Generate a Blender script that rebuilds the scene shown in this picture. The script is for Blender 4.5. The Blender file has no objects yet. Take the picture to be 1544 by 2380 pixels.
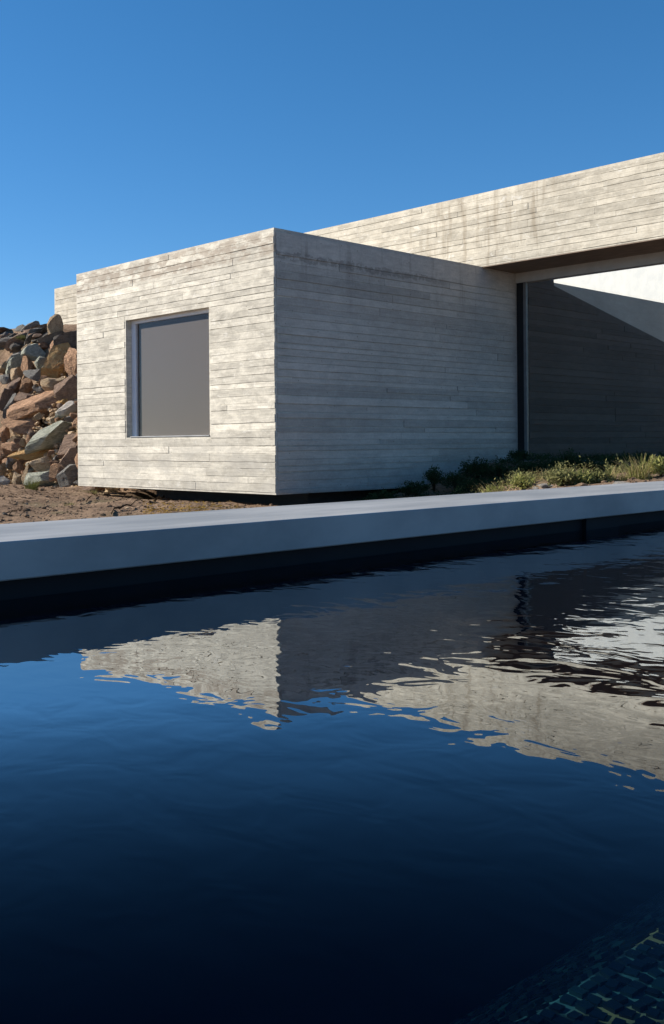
import bpy, bmesh, math, random
import numpy as np
from mathutils import Vector, Matrix, noise

random.seed(7)
rng = np.random.default_rng(7)
S = bpy.context.scene
COL = S.collection

# ------------------------------------------------------------------ camera
CAM_Z = 0.464
F, HORIZON, ROLL = 2372.8, 1029.76, -0.00816          # picture 1544 x 2380
cd = bpy.data.cameras.new('camera')
cam = bpy.data.objects.new('camera', cd)
COL.objects.link(cam)
cam.location = (0, 0, CAM_Z)
cam.rotation_mode = 'QUATERNION'
cam.rotation_quaternion = (Matrix.Rotation(math.pi / 2, 3, 'X') @ Matrix.Rotation(ROLL, 3, 'Z')).to_quaternion()
cd.sensor_fit = 'VERTICAL'
cd.sensor_height = 36
cd.lens = 36 * F / 2380
cd.shift_y = -(2380 / 2 - HORIZON) / 2380
cd.clip_start = 0.02
cd.clip_end = 4000
S.camera = cam

# ------------------------------------------------------------------ light
SUN_EL, SUN_AZ = 29.0, -81.0                           # azimuth clockwise from +Y
w = bpy.data.worlds.new("World")
S.world = w
w.use_nodes = True
nt = w.node_tree
sky = nt.nodes.new('ShaderNodeTexSky')
sky.sky_type = 'NISHITA'
sky.sun_disc = False
sky.sun_elevation = math.radians(SUN_EL)
sky.sun_rotation = math.radians(SUN_AZ)
sky.altitude = 2000
sky.air_density = 1.0
sky.dust_density = 0.3
sky.ozone_density = 6
hs = nt.nodes.new('ShaderNodeHueSaturation')
hs.inputs['Saturation'].default_value = 1.19
nt.links.new(sky.outputs[0], hs.inputs['Color'])
gm = nt.nodes.new('ShaderNodeGamma')
gm.inputs['Gamma'].default_value = 0.85
nt.links.new(hs.outputs[0], gm.inputs[0])
nt.links.new(gm.outputs[0], nt.nodes['Background'].inputs[0])
nt.nodes['Background'].inputs[1].default_value = 0.102
sd = bpy.data.lights.new('sun', 'SUN')
sd.energy = 5.0
sd.angle = math.radians(0.5)
sd.color = (1.0, 0.93, 0.82)
sun = bpy.data.objects.new('sun', sd)
COL.objects.link(sun)
az, el = math.radians(SUN_AZ), math.radians(SUN_EL)
to_sun = Vector((math.sin(az) * math.cos(el), math.cos(az) * math.cos(el), math.sin(el)))
sun.rotation_mode = 'QUATERNION'
sun.rotation_quaternion = to_sun.to_track_quat('Z', 'Y')
sun.location = to_sun * 60
S.view_settings.view_transform = 'Standard'
S.view_settings.look = 'None'
S.view_settings.gamma = 1
S.view_settings.exposure = 0.85
S.view_settings.use_curve_mapping = False
S.render.engine = 'CYCLES'
S.cycles.max_bounces = 8
S.cycles.transparent_max_bounces = 12

# ------------------------------------------------------------------ house frame
TH = 0.775792
E1 = Vector((math.cos(TH), math.sin(TH), 0))           # along the shaded side wall, away
E2 = Vector((-math.sin(TH), math.cos(TH), 0))          # along the sunlit front wall, away
C0 = Vector((-0.84254, 15.27031, 0))                   # foot of the near corner
ZB, ZT = -0.3046, 3.6954                               # pavilion underside and top
TL, TB, TJ = 5.665, 5.097, 6.165                       # front wall length, beam face, glass plane
ZBT = 5.054                                            # beam top
B0, B1 = -4.9, 15.57                                   # beam ends along E2
WB = C0.dot(E2)                                        # camera distance along E2
SLAB_F = 2.8255 - WB                                   # coping front edge (house b)
SLAB_B = SLAB_F + 0.6514
SLAB_T, SLAB_U = 0.181, 0.065


def W(a, b, z):
    return C0 + E1 * a + E2 * b + Vector((0, 0, z))


def to_house(p):
    d = Vector(p) - C0
    return Vector((d.dot(E1), d.dot(E2), p[2]))


def ray(px, py):
    """direction of the sight line through a point of the 1544 x 2380 picture"""
    x, y = px - 772, py - HORIZON
    c, s = math.cos(ROLL), math.sin(ROLL)
    u, v = x * c + y * s, -x * s + y * c
    return Vector((u / F, 1.0, -v / F))


def hit(px, py, n, d):
    """where the sight line meets the house-frame plane n . (a, b, z) = d"""
    r = ray(px, py)
    o = to_house((0, 0, CAM_Z))
    r = Vector((r.dot(E1), r.dot(E2), r.z))
    n = Vector(n)
    t = (d - n.dot(o)) / n.dot(r)
    return o + r * t


def tag(o, label=None, cat=None, group=None, kind=None):
    if label:
        o['label'] = label
    if cat:
        o['category'] = cat
    if group:
        o['group'] = group
    if kind:
        o['kind'] = kind
    return o


def empty(name, loc, rz=0.0):
    o = bpy.data.objects.new(name, None)
    o.location = loc
    o.rotation_euler = (0, 0, rz)
    o.empty_display_size = 0.2
    COL.objects.link(o)
    return o


def link(name, me, m=None, parent=None, smooth=False):
    if m is not None:
        me.materials.clear()
        me.materials.append(m)
    o = bpy.data.objects.new(name, me)
    COL.objects.link(o)
    if parent is not None:
        o.parent = parent
    if smooth:
        me.polygons.foreach_set('use_smooth', [True] * len(me.polygons))
    return o


def mesh_of(verts, faces, name='mesh'):
    me = bpy.data.meshes.new(name)
    me.from_pydata([tuple(v) for v in verts], [], faces)
    me.update()
    return me


class MB:
    """collects boxes and quads into one mesh"""
    def __init__(s):
        s.v, s.f = [], []

    def box(s, x0, x1, y0, y1, z0, z1):
        n = len(s.v)
        s.v += [(x0, y0, z0), (x1, y0, z0), (x1, y1, z0), (x0, y1, z0), (x0, y0, z1), (x1, y0, z1), (x1, y1, z1), (x0, y1, z1)]
        s.f += [tuple(n + i for i in q) for q in ((0, 3, 2, 1), (4, 5, 6, 7), (0, 1, 5, 4), (1, 2, 6, 5), (2, 3, 7, 6), (3, 0, 4, 7))]
        return s

    def prism(s, poly, ax, h0, h1):
        """poly of (p, z) extruded along the axis ax ('a' or 'b')"""
        n = len(s.v)
        k = len(poly)
        for h in (h0, h1):
            for p, z in poly:
                s.v.append((p, h, z) if ax == 'b' else (h, p, z))
        s.f.append(tuple(n + i for i in range(k)))
        s.f.append(tuple(n + k + i for i in reversed(range(k))))
        for i in range(k):
            j = (i + 1) % k
            s.f.append((n + i, n + k + i, n + k + j, n + j))
        return s

    def mesh(s, bevel=0.0, seg=1):
        me = mesh_of(s.v, s.f)
        bm = bmesh.new()
        bm.from_mesh(me)
        bmesh.ops.recalc_face_normals(bm, faces=bm.faces)
        if bevel:
            bmesh.ops.bevel(bm, geom=list(bm.edges), offset=bevel, segments=seg, affect='EDGES', profile=0.5)
        bm.to_mesh(me)
        bm.free()
        return me

    def build(s, name, m, parent=None, bevel=0.0):
        return link(name, s.mesh(bevel), m, parent)


house = empty('concrete_house', C0, TH)
tag(house, 'board-marked concrete house with a square window and a long roof beam above the pool', 'house')


# ------------------------------------------------------------------ materials
class N:
    """small wrapper around a node tree"""
    def __init__(s, name):
        s.m = bpy.data.materials.new(name)
        s.m.use_nodes = True
        s.t = s.m.node_tree
        s.t.nodes.clear()
        s.out = s.t.nodes.new('ShaderNodeOutputMaterial')

    def n(s, kind, **kw):
        nd = s.t.nodes.new('ShaderNode' + kind)
        for k, v in kw.items():
            if k.startswith('_'):
                setattr(nd, k[1:], v)
            else:
                key = int(k[1:]) if k[0] == 'i' and k[1:].isdigit() else k.replace('_', ' ')
                if hasattr(v, 'is_output'):
                    s.t.links.new(v, nd.inputs[key])
                else:
                    nd.inputs[key].default_value = v
        return nd

    def math(s, op, a, b=None, clamp=False):
        nd = s.n('Math', _operation=op, _use_clamp=clamp)
        for i, v in enumerate((a, b)):
            if v is None:
                continue
            if hasattr(v, 'is_output'):
                s.t.links.new(v, nd.inputs[i])
            else:
                nd.inputs[i].default_value = v
        return nd.outputs[0]

    def ramp(s, v, lo, hi, a=0.0, b=1.0, smooth=True):
        nd = s.n('MapRange', _interpolation_type='SMOOTHSTEP' if smooth else 'LINEAR')
        s.t.links.new(v, nd.inputs[0])
        for i, x in enumerate((lo, hi, a, b)):
            nd.inputs[i + 1].default_value = x
        return nd.outputs[0]

    def mix(s, f, a, b, mode='MIX'):
        nd = s.n('Mix', _data_type='RGBA', _blend_type=mode)
        for i, v in ((0, f), (6, a), (7, b)):
            if hasattr(v, 'is_output'):
                s.t.links.new(v, nd.inputs[i])
            elif i == 0:
                nd.inputs[0].default_value = v
            else:
                nd.inputs[i].default_value = (*v, 1)
        return nd.outputs[2]

    def noise(s, vec, scale, detail=4.0, rough=0.55, dist=0.0):
        return s.n('TexNoise', Vector=vec, Scale=scale, Detail=detail, Roughness=rough, Distortion=dist).outputs['Fac']

    def coords(s, scale=(1, 1, 1), obj=None):
        tc = s.n('TexCoord')
        if obj is not None:
            tc.object = obj
        mp = s.n('Mapping', Vector=tc.outputs['Object'])
        mp.inputs['Scale'].default_value = scale
        return mp.outputs[0]

    def bsdf(s, color, rough=0.8, bump=None, strength=0.3, dist=0.01, spec=0.3, **kw):
        p = s.n('BsdfPrincipled')
        for k, v in (('Base Color', color), ('Roughness', rough), ('Specular IOR Level', spec)):
            if hasattr(v, 'is_output'):
                s.t.links.new(v, p.inputs[k])
            else:
                p.inputs[k].default_value = (*v, 1) if isinstance(v, tuple) else v
        for k, v in kw.items():
            p.inputs[k.replace('_', ' ')].default_value = v
        if bump is not None:
            b = s.n('Bump', Strength=strength, Distance=dist, Height=bump)
            s.t.links.new(b.outputs[0], p.inputs['Normal'])
        s.t.links.new(p.outputs[0], s.out.inputs[0])
        return s.m


def concrete(name, light, dark, which, contrast=1.0):
    """board-marked concrete; which = front / side / beam / plain chooses its own stains"""
    g = N(name)
    P = g.coords((1, 1, 1), house)
    sep = g.n('SeparateXYZ', Vector=P)
    a, b, z = sep.outputs
    grain = g.noise(g.coords((2.2, 2.2, 42), house), 1.0, 6, 0.62)
    blot = g.noise(g.coords((1, 1, 2.2), house), 3.4, 8, 0.68, 0.5)
    fine = g.noise(P, 28, 4, 0.6)
    big = g.noise(P, 0.55, 3, 0.5)
    rnd = g.n('ObjectInfo').outputs['Random']
    f = g.math('ADD', g.math('MULTIPLY', blot, 0.62), g.math('MULTIPLY', grain, 0.38))
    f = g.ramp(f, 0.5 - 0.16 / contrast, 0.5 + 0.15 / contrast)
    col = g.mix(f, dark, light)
    # each board a tone of its own
    t = g.ramp(rnd, 0, 1, 0.80, 1.10, False)
    t = g.math('MULTIPLY', t, g.ramp(big, 0.3, 0.7, 0.9, 1.06))
    t = g.math('MULTIPLY', t, g.ramp(fine, 0.3, 0.75, 0.93, 1.05))
    col = g.mix(1.0, col, g.n('CombineColor', Red=t, Green=t, Blue=t).outputs[0], 'MULTIPLY')
    # lime bloom in scattered patches
    lime = g.ramp(g.noise(g.coords((1, 1, 1.6), house), 5.5, 7, 0.72, 0.9), 0.57, 0.66, 0, 0.5)
    if which in ('front', 'beam'):
        col = g.mix(lime, col, (0.64, 0.62, 0.57))
    # pits left by air bubbles
    vor = g.n('TexVoronoi', Vector=P, Scale=9.0)
    pit = g.ramp(vor.outputs['Distance'], 0.06, 0.10, 1, 0)
    gate = g.ramp(vor.outputs['Color'], 0.74, 0.76)
    pit = g.math('MULTIPLY', pit, gate)
    col = g.mix(g.math('MULTIPLY', pit, 0.6), col, (0.09, 0.08, 0.07))
    if which == 'front':
        s1 = g.ramp(z, ZT - 0.42, ZT - 0.36)
        s2 = g.ramp(g.noise(g.coords((1, 1.2, 3.0), house), 2.6, 6, 0.65), 0.43, 0.56)
        s3 = g.ramp(z, ZT - 0.05, ZT - 0.02, 1, 0.4)
        st = g.math('MULTIPLY', g.math('MULTIPLY', s1, s2), s3)
        col = g.mix(g.math('MULTIPLY', st, 0.62), col, (0.25, 0.20, 0.155))
        low = g.math('MULTIPLY', g.ramp(z, 0.25, 0.75, 1, 0), g.ramp(g.noise(g.coords((1, 1, 2.2), house), 1.7, 6, 0.6), 0.42, 0.62))
        col = g.mix(g.math('MULTIPLY', low, 0.55), col, (0.30, 0.285, 0.255))
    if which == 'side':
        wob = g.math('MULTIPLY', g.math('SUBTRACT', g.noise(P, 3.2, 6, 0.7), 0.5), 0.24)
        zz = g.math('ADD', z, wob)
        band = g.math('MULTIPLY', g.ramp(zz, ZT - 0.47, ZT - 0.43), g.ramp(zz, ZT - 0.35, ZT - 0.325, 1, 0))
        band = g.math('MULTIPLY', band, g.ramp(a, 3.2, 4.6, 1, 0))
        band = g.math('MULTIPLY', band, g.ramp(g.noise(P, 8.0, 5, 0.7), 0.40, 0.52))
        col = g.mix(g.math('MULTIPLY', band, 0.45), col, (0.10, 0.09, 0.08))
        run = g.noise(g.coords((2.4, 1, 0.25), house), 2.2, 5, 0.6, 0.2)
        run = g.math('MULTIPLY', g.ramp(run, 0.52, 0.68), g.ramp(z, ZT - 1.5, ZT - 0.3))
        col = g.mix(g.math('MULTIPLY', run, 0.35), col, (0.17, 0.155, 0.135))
    if which == 'beam':
        v = g.noise(g.coords((1, 2.6, 0.34), house), 1.9, 5, 0.6, 0.3)
        zone = g.math('MULTIPLY', g.ramp(b, -2.2, -0.9), g.ramp(b, 0.6, 2.4, 1, 0))
        zone = g.math('ADD', g.math('MULTIPLY', zone, 0.75), 0.18)
        st = g.math('MULTIPLY', g.ramp(v, 0.5, 0.68), zone)
        col = g.mix(g.math('MULTIPLY', st, 0.62), col, (0.22, 0.175, 0.12))
    h = g.math('ADD', g.math('MULTIPLY', grain, 0.6), g.math('MULTIPLY', fine, 0.35))
    h = g.math('SUBTRACT', h, g.math('MULTIPLY', pit, 0.8))
    return g.bsdf(col, 0.86, h, 0.55, 0.006, 0.25)


M = {}
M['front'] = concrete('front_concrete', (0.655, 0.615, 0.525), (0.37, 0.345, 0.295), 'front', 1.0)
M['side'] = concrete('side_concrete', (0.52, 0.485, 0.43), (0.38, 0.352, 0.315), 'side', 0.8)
M['beam'] = concrete('beam_concrete', (0.585, 0.535, 0.44), (0.38, 0.345, 0.28), 'beam', 1.1)
M['dark'] = concrete('dark_concrete', (0.15, 0.133, 0.122), (0.105, 0.094, 0.088), 'plain', 0.8)  # the courtyard wall's shade is put into this darker colour
M['pale'] = concrete('pale_concrete', (0.60, 0.56, 0.50), (0.50, 0.465, 0.42), 'plain', 0.7)


def simple(name, c0, c1, scale=3.0, rough=0.7, bump=0.3, dist=0.004, spec=0.3, detail=5, stretch=(1, 1, 1), **kw):
    g = N(name)
    f = g.noise(g.coords(stretch), scale, detail, 0.6)
    col = g.mix(g.ramp(f, 0.32, 0.68), c0, c1)
    return g.bsdf(col, rough, f, bump, dist, spec, **kw)


M['coping'] = simple('coping_cement', (0.19, 0.202, 0.21), (0.31, 0.316, 0.318), 1.7, 0.62, 0.25, 0.003, 0.35, detail=9, stretch=(0.6, 2.0, 1))
M['liner'] = simple('black_liner', (0.006, 0.007, 0.010), (0.010, 0.011, 0.014), 3, 0.85, 0.1)
M['frame'] = simple('grey_frame', (0.74, 0.75, 0.78), (0.78, 0.79, 0.81), 8, 0.45, 0.03)
M['blind'] = simple('roller_fabric', (0.088, 0.075, 0.068), (0.092, 0.078, 0.071), 9, 0.9, 0.0)
M['black'] = simple('black_metal', (0.014, 0.014, 0.015), (0.02, 0.02, 0.02), 8, 0.6, 0.03)
M['steel'] = simple('brushed_steel', (0.17, 0.17, 0.17), (0.21, 0.21, 0.205), 8, 0.5, 0.03, Metallic=0.3)
M['header'] = simple('header_paint', (0.50, 0.48, 0.45), (0.56, 0.54, 0.50), 5, 0.6, 0.05)
M['soffit'] = simple('brown_soffit', (0.20, 0.145, 0.105), (0.27, 0.20, 0.15), 3, 0.8, 0.1, stretch=(3, 1, 1))
M['white'] = simple('sky_white', (0.49, 0.565, 0.64), (0.57, 0.64, 0.70), 2.5, 0.8, 0.1)  # bright sky tone for the added white block
M['interior'] = simple('interior_dark', (0.02, 0.02, 0.021), (0.03, 0.03, 0.03), 2, 0.9, 0.1)
M['terrace'] = simple('terrace_cement', (0.36, 0.36, 0.36), (0.45, 0.45, 0.44), 3, 0.7, 0.1)


def glass(name, tint, f0):
    g = N(name)
    tr = g.n('BsdfTransparent', Color=(*tint, 1))
    gl = g.n('BsdfGlossy', Roughness=0.0, Color=(1, 1, 1, 1))
    lw = g.n('LayerWeight', Blend=0.5)
    f = g.math('ADD', g.math('MULTIPLY', g.math('POWER', lw.outputs['Facing'], 5.0), 1 - f0), f0, True)
    mx = g.n('MixShader', i0=f)
    g.t.links.new(tr.outputs[0], mx.inputs[1])
    g.t.links.new(gl.outputs[0], mx.inputs[2])
    g.t.links.new(mx.outputs[0], g.out.inputs[0])
    return g.m


M['glass'] = glass('clear_glass', (0.97, 0.97, 0.97), 0.008)
M['tint'] = glass('smoked_glass', (0.88, 0.83, 0.77), 0.02)


def water_mat(top=True):
    g = N('pool_water')
    P = g.coords((1, 1, 1), house)
    n1 = g.n('TexNoise', Vector=g.coords((0.75, 1.0, 1.0), house), Scale=3.0, Detail=2.0, Roughness=0.45, Distortion=0.4)
    n2 = g.n('TexNoise', Vector=g.coords((1.0, 0.72, 1.0), house), Scale=11.0, Detail=2.0, Roughness=0.5, Distortion=0.5)
    n0 = g.n('TexNoise', Vector=g.coords((0.8, 1.0, 1.0), house), Scale=0.9, Detail=1.0, Roughness=0.4)
    h = g.math('ADD', g.math('MULTIPLY', n1.outputs['Fac'], WAVE1), g.math('MULTIPLY', n2.outputs['Fac'], WAVE2))
    h = g.math('ADD', h, g.math('MULTIPLY', n0.outputs['Fac'], 0.003))
    # a breeze ruffles one stretch of the pool more than the rest
    sx = g.n('SeparateXYZ', Vector=P)
    gust = g.ramp(sx.outputs[0], GUST - 1.1, GUST + 0.3, 1.0, 2.6)
    h = g.math('MULTIPLY', h, gust)
    bp = g.n('Bump', Strength=1.0, Distance=1.0, Height=h)
    lw = g.n('LayerWeight', Blend=0.5, Normal=bp.outputs[0])
    f = g.math('MULTIPLY', g.math('POWER', lw.outputs['Facing'], 11.0), 9.6, True)
    f = g.math('MINIMUM', f, 0.50)
    gl = g.n('BsdfGlossy', Roughness=0.0, Color=(0.92, 0.97, 1, 1), Normal=bp.outputs[0])
    tr = g.n('BsdfTransparent', Color=(0.85, 0.93, 0.96, 1))
    df = g.n('BsdfDiffuse', Color=(0.0004, 0.0022, 0.009, 1))
    body = g.n('MixShader', i0=0.45)
    g.t.links.new(tr.outputs[0], body.inputs[1])
    g.t.links.new(df.outputs[0], body.inputs[2])
    mx = g.n('MixShader', i0=f)
    g.t.links.new(body.outputs[0], mx.inputs[1])
    g.t.links.new(gl.outputs[0], mx.inputs[2])
    va = g.n('VolumeAbsorption', Color=(0.18, 0.50, 0.62, 1), Density=WATER_DENSITY)
    g.t.links.new(va.outputs[0], g.out.inputs[1])
    if top:
        g.t.links.new(mx.outputs[0], g.out.inputs[0])
    else:
        t2 = g.n('BsdfTransparent', Color=(1, 1, 1, 1))
        g.t.links.new(t2.outputs[0], g.out.inputs[0])
    return g.m


WATER_DENSITY = 1.3
WAVE1, WAVE2 = 0.0015, 0.0007
GUST = hit(1390, 1490, (0, 0, 1), 0).x
M['water'] = water_mat()
M['water_side'] = water_mat(False)


def tile_mat():
    g = N('mosaic_glass')
    r = g.n('ObjectInfo').outputs['Random']
    cr = g.n('ValToRGB')
    e = cr.color_ramp
    e.interpolation = 'CONSTANT'
    stops = [(0, (0.003, 0.008, 0.014)), (0.45, (0.005, 0.016, 0.024)), (0.75, (0.008, 0.028, 0.036)), (0.93, (0.014, 0.05, 0.055))]
    while len(e.elements) < len(stops):
        e.elements.new(0.5)
    for el_, (p, c) in zip(e.elements, stops):
        el_.position = p
        el_.color = (*c, 1)
    g.t.links.new(r, cr.inputs[0])
    f = g.noise(g.coords(), 6, 3)
    return g.bsdf(cr.outputs[0], 0.3, f, 0.1, 0.002, 0.5)


M['tile'] = tile_mat()


def glint_grout_mat():
    g = N('grout_with_glints')
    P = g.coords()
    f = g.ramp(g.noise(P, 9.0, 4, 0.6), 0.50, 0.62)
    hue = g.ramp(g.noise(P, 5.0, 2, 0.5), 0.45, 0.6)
    col = g.mix(f, (0.006, 0.02, 0.026), g.mix(hue, (0.10, 0.26, 0.24), (0.42, 0.34, 0.14)))  # pale teal and yellow patches paint underwater light glints into the colour
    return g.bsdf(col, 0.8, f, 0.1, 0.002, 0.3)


M['glint_grout'] = glint_grout_mat()
M['poolfloor'] = simple('pool_floor', (0.002, 0.004, 0.010), (0.004, 0.008, 0.018), 5, 0.8, 0.1)


def soil_mat():
    g = N('dry_soil')
    P = g.coords()
    f = g.noise(P, 1.2, 8, 0.65)
    f2 = g.noise(P, 14, 6, 0.7)
    k = g.math('ADD', g.math('MULTIPLY', f, 0.55), g.math('MULTIPLY', f2, 0.45))
    col = g.mix(g.ramp(k, 0.36, 0.64), (0.115, 0.074, 0.048), (0.31, 0.212, 0.14))
    gr = g.ramp(g.noise(P, 0.9, 5, 0.6), 0.56, 0.68, 0, 0.5)
    col = g.mix(gr, col, (0.13, 0.115, 0.06))
    return g.bsdf(col, 0.95, g.noise(P, 22, 8, 0.75), 0.9, 0.05, 0.1)


M['soil'] = soil_mat()


def rock_mat(name, c0, c1, vein=(0.3, 0.3, 0.3), vs=0.0):
    g = N(name)
    oi = g.n('ObjectInfo')
    tc = g.n('TexCoord')
    off = g.n('VectorMath', _operation='SCALE', i0=(13.0, 7.0, 5.0))
    g.t.links.new(oi.outputs['Random'], off.inputs['Scale'])
    add = g.n('VectorMath', _operation='ADD', i0=tc.outputs['Object'], i1=off.outputs[0])
    P = add.outputs[0]
    f = g.noise(P, 4.5, 8, 0.68, 0.7)
    f2 = g.noise(P, 26, 6, 0.7)
    st = g.n('Mapping', Vector=P)
    st.inputs['Scale'].default_value = (1.5, 1.5, 9)
    f3 = g.noise(st.outputs[0], 2.2, 6, 0.65, 1.0)
    k = g.math('ADD', g.math('ADD', g.math('MULTIPLY', f, 0.45), g.math('MULTIPLY', f2, 0.2)), g.math('MULTIPLY', f3, 0.35))
    col = g.mix(g.ramp(k, 0.38, 0.62), c0, c1)
    t = g.ramp(oi.outputs['Random'], 0, 1, 0.8, 1.15, False)
    col = g.mix(1.0, col, g.n('CombineColor', Red=t, Green=t, Blue=t).outputs[0], 'MULTIPLY')
    lich = g.ramp(g.noise(P, 7.5, 7, 0.7), 0.60, 0.66, 0, vs)
    col = g.mix(lich, col, vein)
    h = g.math('ADD', g.math('MULTIPLY', f3, 0.6), g.math('MULTIPLY', f, 0.8))
    h = g.math('ADD', h, g.math('MULTIPLY', f2, 0.3))
    return g.bsdf(col, 0.92, h, 1.0, 0.13, 0.15)


R = {
    'ochre': rock_mat('ochre_rock', (0.525, 0.270, 0.109), (0.720, 0.510, 0.232), (0.618, 0.464, 0.309), 0.3),
    'brown': rock_mat('brown_rock', (0.242, 0.139, 0.084), (0.671, 0.410, 0.251), (0.671, 0.447, 0.261), 0.4),
    'umber': rock_mat('umber_rock', (0.199, 0.136, 0.105), (0.422, 0.292, 0.211), (0.610, 0.422, 0.282), 0.3),
    'green': rock_mat('greenish_rock', (0.263, 0.278, 0.216), (0.618, 0.618, 0.510), (0.720, 0.720, 0.634), 0.4),
    'grey': rock_mat('grey_rock', (0.179, 0.172, 0.159), (0.386, 0.366, 0.331), (0.580, 0.552, 0.497), 0.35),
    'pale': rock_mat('pale_rock', (0.497, 0.455, 0.400), (0.745, 0.690, 0.607), (0.828, 0.787, 0.690), 0.3),
    'tan': rock_mat('tan_rock', (0.386, 0.255, 0.155), (0.720, 0.572, 0.379), (0.720, 0.618, 0.464), 0.3),
    'char': rock_mat('charcoal_rock', (0.095, 0.086, 0.077), (0.224, 0.199, 0.173), (0.431, 0.380, 0.310), 0.3),
}


def leaf_mat(name, c0, c1):
    g = N(name)
    f = g.noise(g.coords(), 14, 3)
    col = g.mix(g.ramp(f, 0.35, 0.65), c0, c1)
    p = g.n('BsdfDiffuse', Color=col)
    t = g.n('BsdfTranslucent', Color=col)
    mx = g.n('MixShader', i0=0.3)
    g.t.links.new(p.outputs[0], mx.inputs[1])
    g.t.links.new(t.outputs[0], mx.inputs[2])
    g.t.links.new(mx.outputs[0], g.out.inputs[0])
    return g.m


LF = {
    'dark': leaf_mat('dark_leaf', (0.028, 0.048, 0.022), (0.055, 0.085, 0.035)),
    'olive': leaf_mat('olive_leaf', (0.12, 0.125, 0.05), (0.23, 0.22, 0.095)),
    'lime': leaf_mat('lime_leaf', (0.19, 0.20, 0.06), (0.34, 0.33, 0.125)),
    'straw': leaf_mat('straw_blade', (0.27, 0.215, 0.10), (0.42, 0.34, 0.17)),
    'grass': leaf_mat('grass_blade', (0.07, 0.085, 0.025), (0.15, 0.16, 0.05)),
    'stem': leaf_mat('woody_stem', (0.06, 0.042, 0.026), (0.10, 0.07, 0.045)),
    'litter': leaf_mat('leaf_litter', (0.16, 0.10, 0.03), (0.36, 0.235, 0.06)),
}

# ------------------------------------------------------------------ ground
POOL = (-14.0, 16.0, -WB - 1.15, SLAB_F + 0.06)          # a0, a1, b0, b1 of the basin
TERR_Z = hit(1470, 1074, (1, 0, 0), TJ).z


def sst(x, lo, hi):
    t = min(max((x - lo) / (hi - lo), 0), 1)
    return t * t * (3 - 2 * t)


def gz(a, b, detail=True):
    z = -0.52 + 0.14 * sst(-a, -0.5, 2.0)
    z += 0.50 * sst(a, 1.2, 5.6) * sst(-b, -3, 0.5)
    z += 0.12 * sst(b, 4.8, 6.4) * sst(a, -2.5, 0.2)
    hill = sst(b, 5.70, 6.1) * (min(max((a - 1.18) * 1.55, 0), 2.75) + 1.35 * sst(a + 0.35 * (b - 8), 2.2, 6.0))
    z += hill
    z -= 0.25 * sst(a, 0.4, 1.0) * sst(b, -0.1, 0.8) * (1 - sst(b, 5.0, 5.6)) * (1 - sst(a, 6, 7))
    x, y = C0.x + a * E1.x + b * E2.x, C0.y + a * E1.y + b * E2.y
    z += (0.43 * sst(x, 0.95, 2.1) + 0.12 * sst(x, 1.5, 3.4)) * (1 - sst(y, 11.3, 13.4))
    z += 0.13 * sst(a, 3.4, 5.6) * sst(-b, -1.5, 0) * sst(y, 12.5, 15)
    if b < SLAB_F - 3.4:
        z = 0.02
    if detail:
        v = Vector((a, b, 0))
        k = 0.35 if b < -8 else 1.0
        z += k * (0.05 * noise.fractal(v * 1.1, 0.8, 2.0, 3) + 0.02 * noise.fractal(v * 4.3, 0.7, 2.1, 4)
                  + 0.012 * noise.turbulence(v * 11.0, 3, False))
        if hill > 0.3:
            z += 0.10 * noise.fractal(v * 1.6 + Vector((9, 3, 1)), 0.8, 2.0, 4) * min(1, hill)
    return z


def axis(*segs):
    out = []
    for lo, hi, st in segs:
        n = max(1, int(round((hi - lo) / st)))
        out += [lo + (hi - lo) * i / n for i in range(n)]
    out.append(segs[-1][1])
    return out


gx = axis((-900, -100, 200), (-100, -14, 8.6), (-14, -7, 0.5), (-7, 8.0, 0.085), (8.0, 16.0, 0.4), (16, 100, 7), (100, 900, 200))
gy = axis((-900, -100, 200), (-100, POOL[2], 8), (POOL[2], POOL[3], 0.5), (POOL[3], 3.5, 0.095), (3.5, 12, 0.11), (12, 30, 0.6), (30, 100, 5), (100, 900, 200))
vs, idx = [], {}
for i, a in enumerate(gx):
    for j, b in enumerate(gy):
        p = W(a, b, gz(a, b))
        vs.append(tuple(p))
ny = len(gy)
fs = []
for i in range(len(gx) - 1):
    for j in range(ny - 1):
        ca, cb = (gx[i] + gx[i + 1]) / 2, (gy[j] + gy[j + 1]) / 2
        if POOL[0] < ca < POOL[1] and POOL[2] < cb < POOL[3]:
            continue
        fs.append((i * ny + j, (i + 1) * ny + j, (i + 1) * ny + j + 1, i * ny + j + 1))
gnd = link('ground', mesh_of(vs, fs), M['soil'], smooth=True)
tag(gnd, 'dry brown soil sloping up behind the pool', kind='structure')

# ------------------------------------------------------------------ pool
pool = empty('pool', C0, TH)
tag(pool, kind='structure')
a0, a1, b0, b1 = POOL
wt = 0.0
m = MB()
D = -1.7
LEDGE_B, LEDGE_Z = -WB + 0.844, -0.30
q = lambda *p: (m.v.extend(p), m.f.append(tuple(range(len(m.v) - len(p), len(m.v)))))
q((a0, b0, D), (a1, b0, D), (a1, b1, D), (a0, b1, D))
q((a0, b1, D), (a1, b1, D), (a1, b1, SLAB_U + 0.002), (a0, b1, SLAB_U + 0.002))
q((a0, b0, D), (a0, b0, 0.03), (a1, b0, 0.03), (a1, b0, D))
q((a0, b0, D), (a0, b1, D), (a0, b1, 0.06), (a0, b0, 0.06))
q((a1, b0, D), (a1, b0, 0.06), (a1, b1, 0.06), (a1, b1, D))
basin = link('pool_basin', mesh_of(m.v, m.f), M['liner'], pool)
LEDGE_B -= 0.06


def ledge_z(b):
    t = max(0.0, b - LEDGE_B)
    return LEDGE_Z - (0.55 * t + 0.6 * t * t)


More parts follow.
